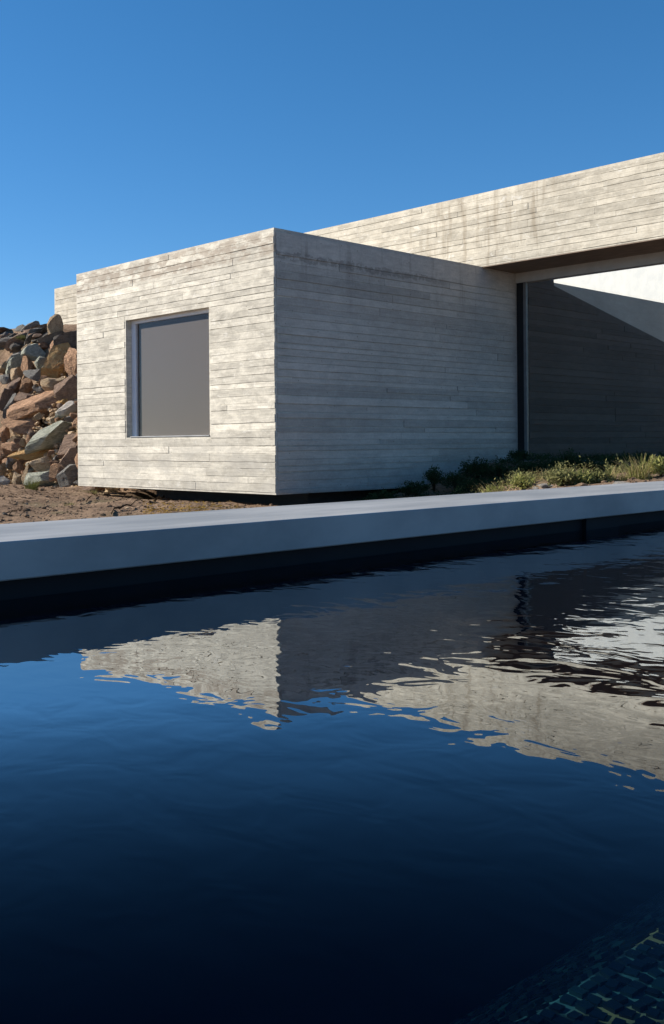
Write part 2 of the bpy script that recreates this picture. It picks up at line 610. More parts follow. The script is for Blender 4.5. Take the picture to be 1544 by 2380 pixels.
LB = [b0 + 0.01] + [LEDGE_B + 0.12 * k for k in range(13)]
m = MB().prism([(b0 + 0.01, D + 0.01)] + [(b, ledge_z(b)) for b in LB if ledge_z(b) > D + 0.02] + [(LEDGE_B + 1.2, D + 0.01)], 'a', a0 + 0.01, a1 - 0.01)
ledge = m.build('pool_ledge', M['glint_grout'], pool)
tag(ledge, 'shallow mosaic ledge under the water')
m = MB().box(a0 + 0.003, a1 - 0.003, b0 + 0.003, b1 - 0.003, D + 0.003, 0)
wme = m.mesh()
water = link('water', wme, M['water'])
wme.materials.append(M['water_side'])
for p in wme.polygons:
    p.material_index = 0 if p.normal.z > 0.9 else 1
water.location = C0
water.rotation_euler = (0, 0, TH)
tag(water, 'dark blue rippled pool water', kind='structure')

# mosaic tiles on the ledge: single pieces where the picture shows them, one mesh beyond
tm = MB().box(-0.5, 0.5, -0.5, 0.5, 0, 1).mesh()
tm.materials.append(M['tile'])
TS = 0.025
o_cam = to_house((0, 0, 0))
tiles = []
for i in range(-30, 100):
    for j in range(-34, 56):
        a = o_cam.x + 0.35 + i * TS
        b = LEDGE_B - (j + 0.5) * TS
        z = ledge_z(b)
        p = W(a, b, z)
        if p.y < 0.4:
            continue
        px = 772 + F * p.x / p.y
        py = HORIZON + F * (CAM_Z - z) / p.y
        inside = -40 < px < 1590 and py < 2430
        tiles.append((not inside, p.y, a, b))
tiles.sort()
rest = MB()
for k, (o_, y_, a, b) in enumerate(tiles):
    s = TS - 0.004 - random.random() * 0.003
    h = 0.004 + random.random() * 0.004
    tilt = math.atan((ledge_z(b + 0.01) - ledge_z(b - 0.01)) / 0.02)
    if k < 290:
        t = link('tile', tm, None, ledge)
        t.location = (a + random.uniform(-.003, .003), b + random.uniform(-.003, .003), ledge_z(b) - 0.001)
        t.rotation_euler = (tilt + random.uniform(-.08, .08), random.uniform(-.08, .08), random.uniform(-.22, .22))
        t.scale = (s * random.uniform(0.72, 1.05), s * random.uniform(0.72, 1.05), h)
    else:
        n0 = len(rest.v)
        sx, sy, t_ = s * random.uniform(0.36, 0.52), s * random.uniform(0.36, 0.52), random.uniform(-.22, .22)
        rest.box(-sx, sx, -sy, sy, -0.001, h)
        c_, s_ = math.cos(t_), math.sin(t_)
        for q_ in range(n0, len(rest.v)):
            x_, y_, z_ = rest.v[q_]
            u_, v_ = a + x_ * c_ - y_ * s_, b + x_ * s_ + y_ * c_
            rest.v[q_] = (u_, v_, ledge_z(v_) + z_)
if rest.v:
    tag(rest.build('tile_field', M['tile'], ledge), kind='stuff')

# ------------------------------------------------------------------ coping slab round the far side of the pool
cop = empty('pool_coping', W(0, SLAB_F, 0), TH)
tag(cop, 'smooth grey cement slab running along the far edge of the pool', 'coping slab')
m = MB().box(-13.6, 15.6, 0, SLAB_B - SLAB_F, SLAB_U, SLAB_T)
link('slab', m.mesh(0.004), M['coping'], cop)
m = MB().box(a0, a1, 0.075, SLAB_B - SLAB_F - 0.04, -1.2, SLAB_U - 0.002)
m.build('plinth', M['liner'], cop)
pp = hit(1395, 1205, (0, 1, 0), SLAB_F + 0.05)
for k in (0, 1):
    pa = pp.x + k * 4.6
    m = MB().box(pa - 0.16, pa + 0.16, 0.035, 0.0745, -0.6, SLAB_U - 0.003)
    m.build('support', M['liner'], cop)

# ------------------------------------------------------------------ house: pavilion shell
WIN = {k: hit(*v, (1, 0, 0), 0) for k, v in dict(tl=(293.5, 745), tr=(486, 713), br=(488, 1013), bl=(293.5, 1018)).items()}
wb0 = (WIN['tr'].y + WIN['br'].y) / 2
wb1 = (WIN['tl'].y + WIN['bl'].y) / 2
wz1 = (WIN['tl'].z + WIN['tr'].z) / 2
wz0 = (WIN['bl'].z + WIN['br'].z) / 2
TW = 0.34
m = MB()
m.box(0, TW, 0, wb0, ZB, ZT)
m.box(0, TW, wb1, TL, ZB, ZT)
m.box(0.0, TW, wb0, wb1, wz1, ZT)
m.box(0.0, TW, wb0, wb1, ZB, wz0)
bm = bmesh.new()
me = mesh_of(m.v, m.f)
bm.from_mesh(me)
bmesh.ops.remove_doubles(bm, verts=bm.verts, dist=1e-5)
# drop inner faces shared by two boxes
bm.to_mesh(me)
bm.free()
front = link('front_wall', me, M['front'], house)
m = MB().box(TW, TJ + 0.344, 0, 0.3, ZB, ZT - 0.001)
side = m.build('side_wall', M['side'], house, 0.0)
m = MB().box(TW, TJ, TL - 0.3, TL, ZB, ZT - 0.001)
m.build('rear_wall', M['side'], house)
m = MB().box(TW, TJ, 0.3, TL - 0.3, ZT - 0.3, ZT - 0.06)
m.build('roof', M['pale'], house)
m = MB().box(TW, TJ, 0.3, TL - 0.3, ZB + 0.001, ZB + 0.25)
m.build('floor_slab', M['pale'], house)
m = MB().box(TJ - 0.3, TJ, 0.3, TL - 0.3, ZB + 0.25, ZT - 0.3)
m.build('inner_wall', M['interior'], house)
m = MB().box(1.5, TJ, 0.9, TL - 0.4, -1.3, ZB + 0.001)
m.build('foundation', M['dark'], house)

# window
wf = MB()
fd0, fd1 = 0.12, 0.20
fw = 0.12
wf.box(fd0, fd1, wb1 - fw, wb1, wz0, wz1)
wf.box(fd0, fd1, wb0, wb0 + 0.03, wz0, wz1)
wf.box(fd0, fd1, wb0 + 0.03, wb1 - fw, wz1 - 0.06, wz1)
wf.box(fd0, fd1, wb0 + 0.03, wb1 - fw, wz0, wz0 + 0.012)
wfo = wf.build('window_frame', M['frame'], house)
m = MB().box(fd0 + 0.02, fd0 + 0.028, wb0 + 0.031, wb1 - fw - 0.001, wz0 + 0.013, wz1 - 0.061)
m.build('glass_pane', M['glass'], wfo)
m = MB().box(fd0 + 0.05, fd0 + 0.055, wb0 + 0.032, wb1 - fw - 0.002, wz0 + 0.014, wz1 - 0.062)
m.build('roller_blind', M['blind'], wfo)
m = MB().box(-0.016, fd0 - 0.002, wb0 + 0.004, wb1 - 0.13, wz0 + 0.001, wz0 + 0.02)
link('window_sill', m.mesh(0.003), M['coping'], house)

# ------------------------------------------------------------------ long roof beam and glazed front
m = MB().box(TB, TJ + 0.34, B0 - 0.02, B1, ZT + 0.0015, ZBT)
beam = m.build('roof_beam', M['beam'], house)
m = MB().box(TB + 0.004, TJ - 0.031, B0, -0.002, ZT - 0.012, ZT + 0.001)
m.build('soffit', M['soffit'], house)
ht = [hit(x, y, (1, 0, 0), TJ) for x, y in ((1211, 657.7), (1544, 609.5))]
hz = (ht[0].z + ht[1].z) / 2
hd0 = TJ - 0.02
m = MB().box(TJ - 0.03, TJ + 0.16, B0, -0.002, hz, ZT)
m.build('header', M['header'], house)
gp = [hit(x, 900, (1, 0, 0), TJ).y for x in (1212, 1219.5, 1225.5)]
fr = empty('glazed_front', (0, 0, 0))
fr.parent = house
m = MB().box(TJ + 0.004, TJ + 0.10, gp[1], -0.004, -0.35, hz - 0.001)
m.build('shadow_gap', M['black'], fr)
m = MB().box(TJ - 0.02, TJ + 0.05, gp[2], gp[1] - 0.001, -0.35, hz - 0.001)
m.build('door_post', M['steel'], fr)
m = MB().box(TJ + 0.004, TJ + 0.02, B0, gp[2] - 0.002, TERR_Z + 0.03, hz - 0.002)
m.build('glass_pane', M['tint'], fr)
m = MB().box(TJ - 0.015, TJ + 0.05, B0, gp[2] - 0.002, TERR_Z + 0.002, TERR_Z + 0.028)
m.build('bottom_rail', M['steel'], fr)

# ------------------------------------------------------------------ courtyard beyond the glass
ter = MB().box(TJ - 0.12, 30, -14, -0.003, -0.5, TERR_Z).build('terrace', M['terrace'])
ter.location = C0
ter.rotation_euler = (0, 0, TH)
tag(ter, 'light cement terrace behind the glazed front', kind='structure')
rk = [hit(x, y, (0, 1, 0), -0.02) for x, y in ((1288, 664), (1544, 795), (1285, 650), (1544, 703))]

# dark wall in line with the pavilion's side wall: full height at the beam, then raked to shape the bright triangle
rake = (rk[1].z - rk[0].z) / (rk[1].x - rk[0].x)
ca0, ca1 = TJ + 0.345, 14.2
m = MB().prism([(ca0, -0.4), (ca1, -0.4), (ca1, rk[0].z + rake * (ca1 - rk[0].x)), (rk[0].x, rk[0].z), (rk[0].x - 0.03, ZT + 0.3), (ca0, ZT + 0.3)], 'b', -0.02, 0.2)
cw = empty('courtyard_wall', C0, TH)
tag(cw, 'dark board-marked wall behind the glazed front, its raking top shaping the bright triangle', 'wall')
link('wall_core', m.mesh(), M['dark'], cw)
pz = (rk[2].z + rk[3].z) / 2
m = MB().box(rk[2].x - 0.02, 14.2, 0.21, 0.45, -0.4, pz + 0.03)
pw = link('bright_triangle_wall', m.mesh(0.004), M['pale'])  # paler wall added to give the bright triangle its lightness
pw.location = C0
pw.rotation_euler = (0, 0, TH)
tag(pw, 'pale smooth wall added behind the dark raking wall to make the bright triangle', 'wall')
wb = empty('sky_block', (10.2, 25.2, 0))
tag(wb, 'added white block standing in for bright sky through the glass above the dark wall', 'sky stand-in')
m = MB().box(0, 7, 0, 14, -0.6, 7.5)  # white block added in place of the bright sky behind the glass
wb.rotation_euler = (0, 0, math.radians(16))
link('wall', m.mesh(0.01), M['white'], wb)
m = MB().box(-0.02, 7.02, -0.02, 14.02, 7.502, 7.6)
link('sky_block_rim', m.mesh(0.005), M['white'], wb)

# ------------------------------------------------------------------ board marks: every shuttering board a piece of its own
def board_meshes(mat, n=7):
    out = []
    for k in range(n):
        r = random.Random(100 + k)
        seg = 7
        xs = [i / seg for i in range(seg + 1)]
        lo = [r.uniform(-0.035, 0.035) for _ in xs]
        hi = [1 + r.uniform(-0.035, 0.035) for _ in xs]
        v, f = [], []
        for x, l, h in zip(xs, lo, hi):
            d = 1 + r.uniform(-0.15, 0.15)
            v += [(x, -0.3, l), (x, d, l + 0.02), (x, d, h - 0.02), (x, -0.3, h)]
        for i in range(seg):
            p = 4 * i
            for s in range(4):
                t = (s + 1) % 4
                f.append((p + s, p + 4 + s, p + 4 + t, p + t))
        f.append((0, 1, 2, 3))
        e = 4 * seg
        f.append((e + 3, e + 2, e + 1, e))
        me = mesh_of(v, f, 'board')
        bm = bmesh.new()
        bm.from_mesh(me)
        bmesh.ops.recalc_face_normals(bm, faces=bm.faces)
        bm.to_mesh(me)
        bm.free()
        me.materials.append(mat)
        out.append(me)
    return out


def courses(z0, z1, h, r, first=None):
    zs = [z1]
    if first:
        zs.append(z1 - first)
    while zs[-1] > z0 + h * 1.4:
        zs.append(zs[-1] - h * r.uniform(0.74, 1.24))
    zs.append(z0)
    return list(zip(zs[1:], zs[:-1]))


def lay(meshes, parent, place, u0, u1, z0, z1, h, lens, proud, gap, seed, holes=(), first=None, jog=0.25):
    """place(u, z) -> (location, rotation z); u runs along the wall"""
    r = random.Random(seed)
    n = 0
    for zl, zh in courses(z0, z1, h, r, first):
        spans = [(u0, u1)]
        for (ha, hb, za, zb) in holes:
            if zh > za + 0.03 and zl < zb - 0.03:
                spans = [s for (p, q_) in spans for s in ((p, min(q_, ha)), (max(p, hb), q_)) if s[1] - s[0] > 0.05]
        wide = first and zh >= z1 - 1e-6
        for p, q_ in spans:
            u = p
            while u < q_ - 1e-4:
                L = r.uniform(*lens) * (2.0 if wide else 1.0)
                if r.random() < jog:
                    L *= 0.45
                e = u + L
                if q_ - e < 0.35:
                    e = q_
                g = gap * r.choice((0.1, 0.25, 0.5, 0.8, 1.0, 1.3))
                me = r.choice(meshes)
                o = bpy.data.objects.new('board', me)
                COL.objects.link(o)
                o.parent = parent
                loc, rz = place(u + 0.0015, e - 0.0015, zl)
                o.location = loc
                o.rotation_euler = (0, 0, rz)
                o.scale = (e - u - 0.003, proud * r.uniform(0.25, 1.5), zh - zl - g)
                u = e
                n += 1
    return n


cnt = lay(board_meshes(M['front']), front, lambda u, e, z: ((0, u, z), math.pi / 2), 0.006, TL - 0.02, ZB + 0.03, ZT - 0.03, 0.108, (0.9, 2.8), 0.0085, 0.0095, 3,
          holes=[(wb0 - 0.03, wb1 + 0.03, wz0 - 0.03, wz1 + 0.03)])
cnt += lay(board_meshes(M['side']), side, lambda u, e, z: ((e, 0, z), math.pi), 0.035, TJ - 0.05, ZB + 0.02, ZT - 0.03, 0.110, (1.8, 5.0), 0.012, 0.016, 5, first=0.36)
cnt += lay(board_meshes(M['beam']), beam, lambda u, e, z: ((TB, u, z), math.pi / 2), B0, 5.9, ZT + 0.03, ZBT - 0.03, 0.110, (1.2, 3.0), 0.009, 0.010, 8)
cnt += lay(board_meshes(M['beam'], 3), beam, lambda u, e, z: ((TB, u, z), math.pi / 2), 11.5, B1 - 0.05, ZT + 0.03, ZBT - 0.03, 0.118, (2.2, 4.0), 0.010, 0.009, 9, jog=0)
core = cw.children[0]
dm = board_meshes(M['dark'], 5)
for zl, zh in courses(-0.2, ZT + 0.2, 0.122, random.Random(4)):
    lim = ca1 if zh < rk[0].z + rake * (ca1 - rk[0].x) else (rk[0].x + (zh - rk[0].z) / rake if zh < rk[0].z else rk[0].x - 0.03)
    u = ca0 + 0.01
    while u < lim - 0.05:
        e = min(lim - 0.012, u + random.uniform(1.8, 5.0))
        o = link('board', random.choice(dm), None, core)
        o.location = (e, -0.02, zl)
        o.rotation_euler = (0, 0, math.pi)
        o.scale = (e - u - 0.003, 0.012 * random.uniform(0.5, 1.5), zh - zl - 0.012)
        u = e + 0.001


# ------------------------------------------------------------------ rubble retaining wall
def ground_hit(px, py, lo=4.0, hi=40.0):
    r = ray(px, py)
    t = lo
    while t < hi:
        p = Vector((0, 0, CAM_Z)) + r * t
        h = to_house(p)
        if h.z <= gz(h.x, h.y, False):
            return h
        t += 0.04
    p = Vector((0, 0, CAM_Z)) + r * hi
    return to_house(p)


def stone_mesh(seed, sub=2, cuts=12, lo=0.52, hi=0.86, flat=False):
    r = random.Random(seed)
    bm = bmesh.new()
    bmesh.ops.create_icosphere(bm, subdivisions=sub, radius=1)
    pl = []
    for _ in range(cuts):
        n = Vector((r.gauss(0, 1), r.gauss(0, 1), r.gauss(0, 1))).normalized()
        pl.append((n, r.uniform(lo, hi)))
    off = Vector((r.uniform(0, 50), r.uniform(0, 50), r.uniform(0, 50)))
    for v in bm.verts:
        c = v.co.copy() * 1.25
        for n, d in pl:
            k = c.dot(n) - d
            if k > 0:
                c -= n * k
        c *= 1 + 0.05 * noise.fractal(c * 2.2 + off, 0.8, 2.0, 3)
        v.co = c
    me = bpy.data.meshes.new('stone')
    bm.to_mesh(me)
    bm.free()
    return me


rub = empty('rubble_wall', W(1.0, 7.0, -0.45), 0)
tag(rub, 'rough retaining wall of brown, ochre and greenish stones beside the pavilion', 'stone wall')
BN = Vector((-3.05, 0, 1.95)).normalized()
BD = BN.dot(Vector((0.45, 0, -0.5)))
placed = []


def put_stone(center, size, mat, seed, rot=0.0, sub=2, label=None, cuts=10):
    """centre in the house frame, size = width, depth, height"""
    me = stone_mesh(seed, sub, cuts, 0.44, 0.78)
    o = link('stone', me, R[mat], rub)
    p = W(*center)
    o.location = p - rub.location
    r = random.Random(seed)
    o.rotation_euler = (r.uniform(-.15, .15), math.radians(rot), math.radians(r.uniform(-18, 18)))
    o.scale = (size[0] * 0.62, size[1] * 0.62, size[2] * 0.64)
    if label:
        o['label'] = label
    placed.append((p, size))
    return o


ROCKS = [  # crop x, y, width, height, colour, tilt, sharpness
    (490, 615, 215, 275, 'ochre', 4, 'large ochre stone with a flat sunlit face'), (645, 610, 150, 270, 'brown', 0, None),
    (615, 405, 200, 175, 'char', -8, None), (640, 830, 190, 215, 'umber', -6, None), (340, 965, 400, 260, 'brown', -10, 'broad brown stone with a ragged face'),  # dark colours of the right-hand stones stand in for shade
    (620, 1010, 160, 125, 'pale', -20, 'small pale wedge of stone'), (455, 1215, 530, 235, 'green', -15, 'long greenish grey slab of stone lying aslant'),
    (600, 1400, 260, 175, 'umber', -6, None), (285, 1425, 290, 115, 'ochre', -6, None), (360, 1525, 240, 185, 'tan', -8, None),
    (625, 1520, 180, 160, 'umber', 4, None), (385, 1660, 260, 120, 'green', 6, None), (600, 1650, 220, 140, 'grey', -6, None),  # darker tones at lower right put shade into the stone colour
    (135, 700, 95, 115, 'tan', -25, None), (240, 640, 140, 135, 'brown', -20, None), (320, 525, 165, 120, 'green', -12, None),
    (110, 635, 160, 110, 'green', -35, None), (345, 615, 105, 130, 'green', -30, None), (315, 710, 145, 95, 'grey', 8, None),
    (230, 795, 140, 115, 'brown', 10, None), (450, 805, 200, 75, 'tan', 3, None), (110, 825, 130, 140, 'umber', -10, None),
    (370, 440, 100, 80, 'brown', 0, None), (470, 300, 90, 180, 'tan', 12, None), (310, 405, 70, 100, 'ochre', 20, None),
    (125, 560, 150, 100, 'grey', -25, None), (235, 480, 90, 70, 'tan', -10, None), (185, 1150, 280, 165, 'brown', -12, None),
    (85, 1010, 120, 160, 'grey', 18, None), (35, 960, 110, 160, 'umber', -6, None), (90, 1370, 190, 120, 'brown', 4, None),
    (25, 1250, 110, 130, 'brown', 30, None), (80, 1530, 75, 110, 'grey', 15, None), (160, 1570, 110, 110, 'brown', -30, None),
    (30, 1705, 85, 95, 'pale', -35, None), (140, 1670, 95, 125, 'tan', -20, None), (215, 1640, 65, 155, 'tan', 20, None),
    (500, 440, 110, 140, 'brown', 8, None), (320, 1110, 65, 65, 'tan', 0, None), (205, 1345, 60, 65, 'tan', 0, None),
    (40, 745, 100, 90, 'grey', -20, None), (30, 1410, 110, 120, 'brown', 10, None), (110, 1490, 70, 70, 'pale', 0, None),
    (20, 1590, 70, 90, 'tan', 0, None), (30, 640, 80, 110, 'tan', 10, None), (60, 900, 90, 80, 'brown', 0, None),
]
for k, (cx, cy, cw_, ch_, mat, tilt, lab) in enumerate(ROCKS):
    px, py = cx / 3.676 / 1.0758, (740 + cy / 3.676) / 1.0758
    h = hit(px, py, BN, BD)
    Y = W(*h).y
    sw, sh = cw_ / 3.955 * Y / F, ch_ / 3.955 * Y / F
    big = cw_ * ch_ > 20000
    dep = min(0.75 * max(sw, sh), 1.1 * min(sw, sh) + 0.1)
    h2 = h - BN * dep * 0.30
    put_stone(h2, (sw * 1.22, dep, sh * 1.22), mat, 200 + k, tilt, 4 if big else 3, lab, 12)
# smaller stones wedged between the large ones, and the wall going on beyond
r = random.Random(21)
US = Vector((1.95, 0, 3.05)).normalized()
tries = nfill = 0
kinds = ['brown', 'brown', 'umber', 'tan', 'grey', 'green', 'ochre', 'brown']
while nfill < 198 and tries < 9000:
    tries += 1
    bq, sq = r.uniform(5.9, 11.5), r.uniform(0.0, 3.5)
    s = r.choice((0.12, 0.16, 0.22, 0.32)) * (1.5 if bq > 9.8 else 1)
    h = Vector((0.45, bq, -0.5)) + US * sq
    p = W(*h)
    bad = False
    for pp_, sz in placed:
        d = p - pp_
        if (d.x / (0.42 * sz[0] + 0.30 * s)) ** 2 + (d.z / (0.42 * sz[2] + 0.30 * s)) ** 2 < 1 and abs(d.y) < 1.2:
            bad = True
            break
    if bad:
        continue
    put_stone(h - BN * s * r.uniform(0.25, 0.6), (s * r.uniform(0.9, 1.6), s, s * r.uniform(0.7, 1.1)), r.choice(kinds), 900 + nfill, r.uniform(-35, 25), 2)
    nfill += 1
# dark weathered stones along the crest of the slope
for k in range(50):
    px, py = r.uniform(-25, 118), r.uniform(742, 805)
    py = max(py, 742 - 0.07 * px)
    h = ground_hit(px, py)
    if abs(h.z - gz(h.x, h.y)) > 0.25:
        h = ground_hit(px, 790)
    h.z = gz(h.x, h.y)
    L = r.uniform(0.25, 0.7)
    put_stone(h + Vector((0, 0, -0.05)), (L, 0.5, L * r.uniform(0.32, 0.5)), r.choice(('char', 'umber', 'brown', 'grey', 'umber')), 1500 + k, r.uniform(-32, 6), 2)

# ------------------------------------------------------------------ loose clods and pebbles on the soil
bm = bmesh.new()
bmesh.ops.create_icosphere(bm, subdivisions=1, radius=1)
bv = np.array([v.co[:] for v in bm.verts])
bf = np.array([[v.index for v in f.verts] for f in bm.faces])
bm.free()


def scatter(name, mat, spots, label, size, flat=0.6):
    vs_, fs_ = [], []
    for i, (a, b) in enumerate(spots):
        s = rng.uniform(*size) * (1 if rng.random() < 0.85 else 2.1)
        v = bv * (1 + rng.uniform(-0.3, 0.3, bv.shape)) * s * np.array([rng.uniform(.7, 1.5), rng.uniform(.7, 1.3), flat])
        t = rng.uniform(0, 6.28)
        c_, s_ = math.cos(t), math.sin(t)
        v = v @ np.array([[c_, s_, 0], [-s_, c_, 0], [0, 0, 1]])
        p = W(a, b, gz(a, b) + 0.2 * s * flat)
        vs_.append(v + np.array(p[:]))
        fs_.append(bf + i * len(bv))
    me = mesh_of(np.concatenate(vs_).tolist(), np.concatenate(fs_).tolist())
    o = link(name, me, mat)
    tag(o, label, kind='stuff')
    return o


scatter('soil_clods', M['soil'], [(rng.uniform(-5, 0.4), rng.uniform(-7.5, 9)) for _ in range(5200)], 'crumbly brown clods scattered over the bare soil', (0.006, 0.022))
scatter('gravel', R['tan'], [(rng.uniform(-5, 7.5), rng.uniform(-7.6, 8.5)) for _ in range(1100)], 'small tan chips of stone lying on the soil', (0.005, 0.014))


vs_, fs_ = [], []
for i in range(2600):
    h = Vector((0.45, rng.uniform(5.75, 11.5), -0.5)) + US * rng.uniform(0, 3.6)
    h = h - BN * rng.uniform(0.18, 0.42)
    s = rng.uniform(0.02, 0.075)
    v = bv * (1 + rng.uniform(-0.35, 0.35, bv.shape)) * s * np.array([rng.uniform(.7, 1.5), rng.uniform(.7, 1.3), rng.uniform(.5, 1)])
    vs_.append(v + np.array(W(*h)[:]))
    fs_.append(bf + i * len(bv))
tag(link('rubble_chips', mesh_of(np.concatenate(vs_).tolist(), np.concatenate(fs_).tolist()), R['tan']), 'tan chips of stone packed into the gaps of the rough stone wall', kind='stuff')


# ------------------------------------------------------------------ plants
def blades(n, spread, hgt, width, lean, r, curl=0.6):
    v, f = [], []
    for _ in range(n):
        t = r.uniform(0, 2 * math.pi)
        q_ = spread * math.sqrt(r.random())
        x0, y0 = q_ * math.cos(t), q_ * math.sin(t)
        t2 = t + r.gauss(0, 0.7)
        L = hgt * r.uniform(0.55, 1.1)
        ln = lean * r.uniform(0.2, 1.2)
        dx, dy = math.cos(t2), math.sin(t2)
        wx, wy = -dy * width / 2, dx * width / 2
        k0 = len(v)
        for i in range(4):
            s = i / 3
            rad = L * ln * (s * 0.5 + s * s * curl)
            z = L * (s - 0.35 * ln * s * s)
            g = 1 - s * 0.85
            v += [(x0 + dx * rad - wx * g, y0 + dy * rad - wy * g, z), (x0 + dx * rad + wx * g, y0 + dy * rad + wy * g, z)]
        for i in range(3):
            p = k0 + 2 * i
            f.append((p, p + 1, p + 3, p + 2))
    return v, f


def shrub_parts(wd, hg, nst, nlf, leaf, r):
    sv, sf, lv, lf = [], [], [], []
    for _ in range(nst):
        t = r.uniform(0, 6.283)
        tilt = math.sqrt(r.random()) * 1.0
        d = Vector((math.cos(t) * wd / 2 * tilt, math.sin(t) * wd / 2 * tilt, hg * (1 - 0.45 * tilt * tilt) * r.uniform(0.6, 1.05)))
        mid = Vector((d.x * 0.35, d.y * 0.35, d.z * 0.55))
        pts = [Vector((d.x * .05, d.y * .05, -0.03)), mid, d]
        for i in range(2):
            k = len(sv)
            wv = Vector((-d.y, d.x, 0)).normalized() * 0.004
            wz = Vector((0, 0, 0.004))
            sv += [pts[i] - wv, pts[i] + wv, pts[i + 1] + wv * .6, pts[i + 1] - wv * .6, pts[i] - wz, pts[i] + wz, pts[i + 1] + wz * .6, pts[i + 1] - wz * .6]
            sf += [(k, k + 1, k + 2, k + 3), (k + 4, k + 5, k + 6, k + 7)]
        for _ in range(nlf):
            s = r.uniform(0.3, 1.05) ** 0.7
            c = mid.lerp(d, min(1, max(0, (s - .35) / .65))) if s > .35 else pts[0].lerp(mid, s / .35)
            c = c + Vector((r.gauss(0, 1), r.gauss(0, 1), r.gauss(0, .7))) * leaf * 0.9
            dr = Vector((r.gauss(0, 1) + d.x, r.gauss(0, 1) + d.y, abs(r.gauss(0.6, 0.8)))).normalized()
            sd_ = dr.cross(Vector((r.gauss(0, 1), r.gauss(0, 1), r.gauss(0, 1)))).normalized()
            l = leaf * r.uniform(0.7, 1.5)
            k = len(lv)
            lv += [c, c + dr * l * .5 + sd_ * l * .2, c + dr * l, c + dr * l * .5 - sd_ * l * .2]
            lf.append((k, k + 1, k + 2, k + 3))
    return sv, sf, lv, lf


def shrub(px, py, pw, ph, mat, label, group=None, seed=0, stems=30, leaves=40, leaf=0.034, name='shrub', far=None):
    if far:
        q_ = ray(px, py - ph) * far
        h = to_house(Vector((0, 0, CAM_Z)) + q_)
        p = W(h.x, h.y, gz(h.x, h.y))
        wd, hg = pw * far / F, max(0.2, h.z - p.z)
    else:
        h = ground_hit(px, py, 9.0)
        p = W(h.x, h.y, gz(h.x, h.y))
        wd, hg = pw * p.y / F, ph * p.y / F
    r = random.Random(seed)
    o = empty(name, p, 0)
    tag(o, label, 'shrub', group)
    sv, sf, lv, lf = shrub_parts(wd, hg, stems, leaves, leaf, r)
    link('stem', mesh_of(sv, sf), LF['stem'], o)
    link('foliage', mesh_of(lv, lf), LF[mat], o)
    return o


def tuft(px, py, pw, ph, mats, label, group=None, seed=0, n=150, width=0.008, lean=0.7):
    h = ground_hit(px, py, 9.0)
    p = W(h.x, h.y, gz(h.x, h.y) - 0.01)
    wd, hg = pw * p.y / F, ph * p.y / F
    r = random.Random(seed)
    o = empty('grass_tuft', p, 0)
    tag(o, label, 'grass tuft', group)
    for nm, mt, k in zip(('green_blades', 'dry_blades'), mats, (0.6, 0.4)):
        v, f = blades(int(n * k), wd * 0.22, hg * 1.1, width, lean, r)
        link(nm, mesh_of(v, f), LF[mt], o)
    return o


DG = 'dark shrubs in the shade of the house'
LG = 'sunlit plants along the coping'
shrub(1008, 1118, 48, 35, 'dark', 'small round dark shrub against the foot of the shaded side wall', DG, 1, far=16.8)
shrub(1058, 1126, 84, 27, 'dark', 'low spreading dark shrub just right of the small round one', DG, 2, far=16.6)
shrub(1108, 1116, 96, 52, 'dark', 'broad dark shrub halfway between side wall corner and glass door post', DG, 3, 60, far=17.2)
shrub(1158, 1116, 80, 44, 'dark', 'dark shrub left of the door post, beside the broad one', DG, 4, far=17.0)
shrub(1206, 1102, 62, 44, 'dark', 'dark shrub growing right at the base of the steel door post', DG, 5, far=18.6)
shrub(1236, 1122, 84, 52, 'dark', 'full dark green shrub in front of the glass beside the door post', DG, 6, 60, far=16.6)
shrub(1322, 1104, 86, 58, 'dark', 'tallest dark green shrub before the middle of the glass', DG, 7, 64, far=16.4)
shrub(1286, 1108, 50, 38, 'dark', 'narrow dark shrub filling the gap left of the tallest one', DG, 8, far=16.8)
shrub(1372, 1108, 64, 39, 'dark', 'dark rounded shrub right of the tallest one, below the terrace edge', DG, 9, far=16.2)
shrub(1424, 1100, 90, 38, 'dark', 'wide dark shrub beneath the bright terrace edge, behind the thin grass', DG, 10, far=16.0)
shrub(1506, 1096, 80, 38, 'dark', 'dark shrub behind the large pale grass tuft', DG, 11, far=15.6)
shrub(1168, 1140, 90, 31, 'dark', 'low dark scrub behind the lime seedling, nearer the coping', DG, 12, far=15.9)
shrub(1104, 1140, 80, 29, 'dark', 'low dark scrub behind the leftmost lime seedling', DG, 13, far=15.8)
shrub(966, 1146, 90, 27, 'dark', 'flat dark scrub under the side wall, left of all other shrubs but one', DG, 14, far=16.2)
shrub(890, 1156, 90, 18, 'dark', 'lowest dark scrub, leftmost under the shaded side wall', DG, 15, far=15.9)
shrub(1074, 1150, 36, 19, 'lime', 'leftmost lime green seedling peeping over the coping', LG, 16, 16, 18)
shrub(1150, 1148, 52, 22, 'lime', 'lime green seedling with upright sprigs, second along the coping', LG, 17, 18, 18)
shrub(1217, 1142, 58, 29, 'lime', 'round lime green bush between the seedlings and the pale stones', LG, 18, 26, 22)
shrub(1278, 1118, 46, 32, 'olive', 'upright mid green shrub half in sun above the pale stones', LG, 19, 22)
shrub(1308, 1136, 70, 31, 'olive', 'olive green bush just right of the pale stones', LG, 20, 30)
shrub(1352, 1130, 56, 29, 'lime', 'yellowish bush between the olive bush and the thin grass', LG, 21, 24)
shrub(1390, 1130, 60, 20, 'olive', 'low olive bush at the foot of the thin dry grass', LG, 22)
shrub(1537, 1112, 44, 37, 'lime', 'bright green bush beyond the large pale grass tuft', LG, 23, 26)
tuft(1420, 1124, 90, 44, ('lime', 'straw'), 'thin sparse dry grass with long bent stalks', LG, 24, 60, 0.006, 0.9)
tuft(1490, 1122, 110, 60, ('lime', 'straw'), 'large pale grass tuft with thick straw stalks', LG, 25, 190, 0.010, 0.75)
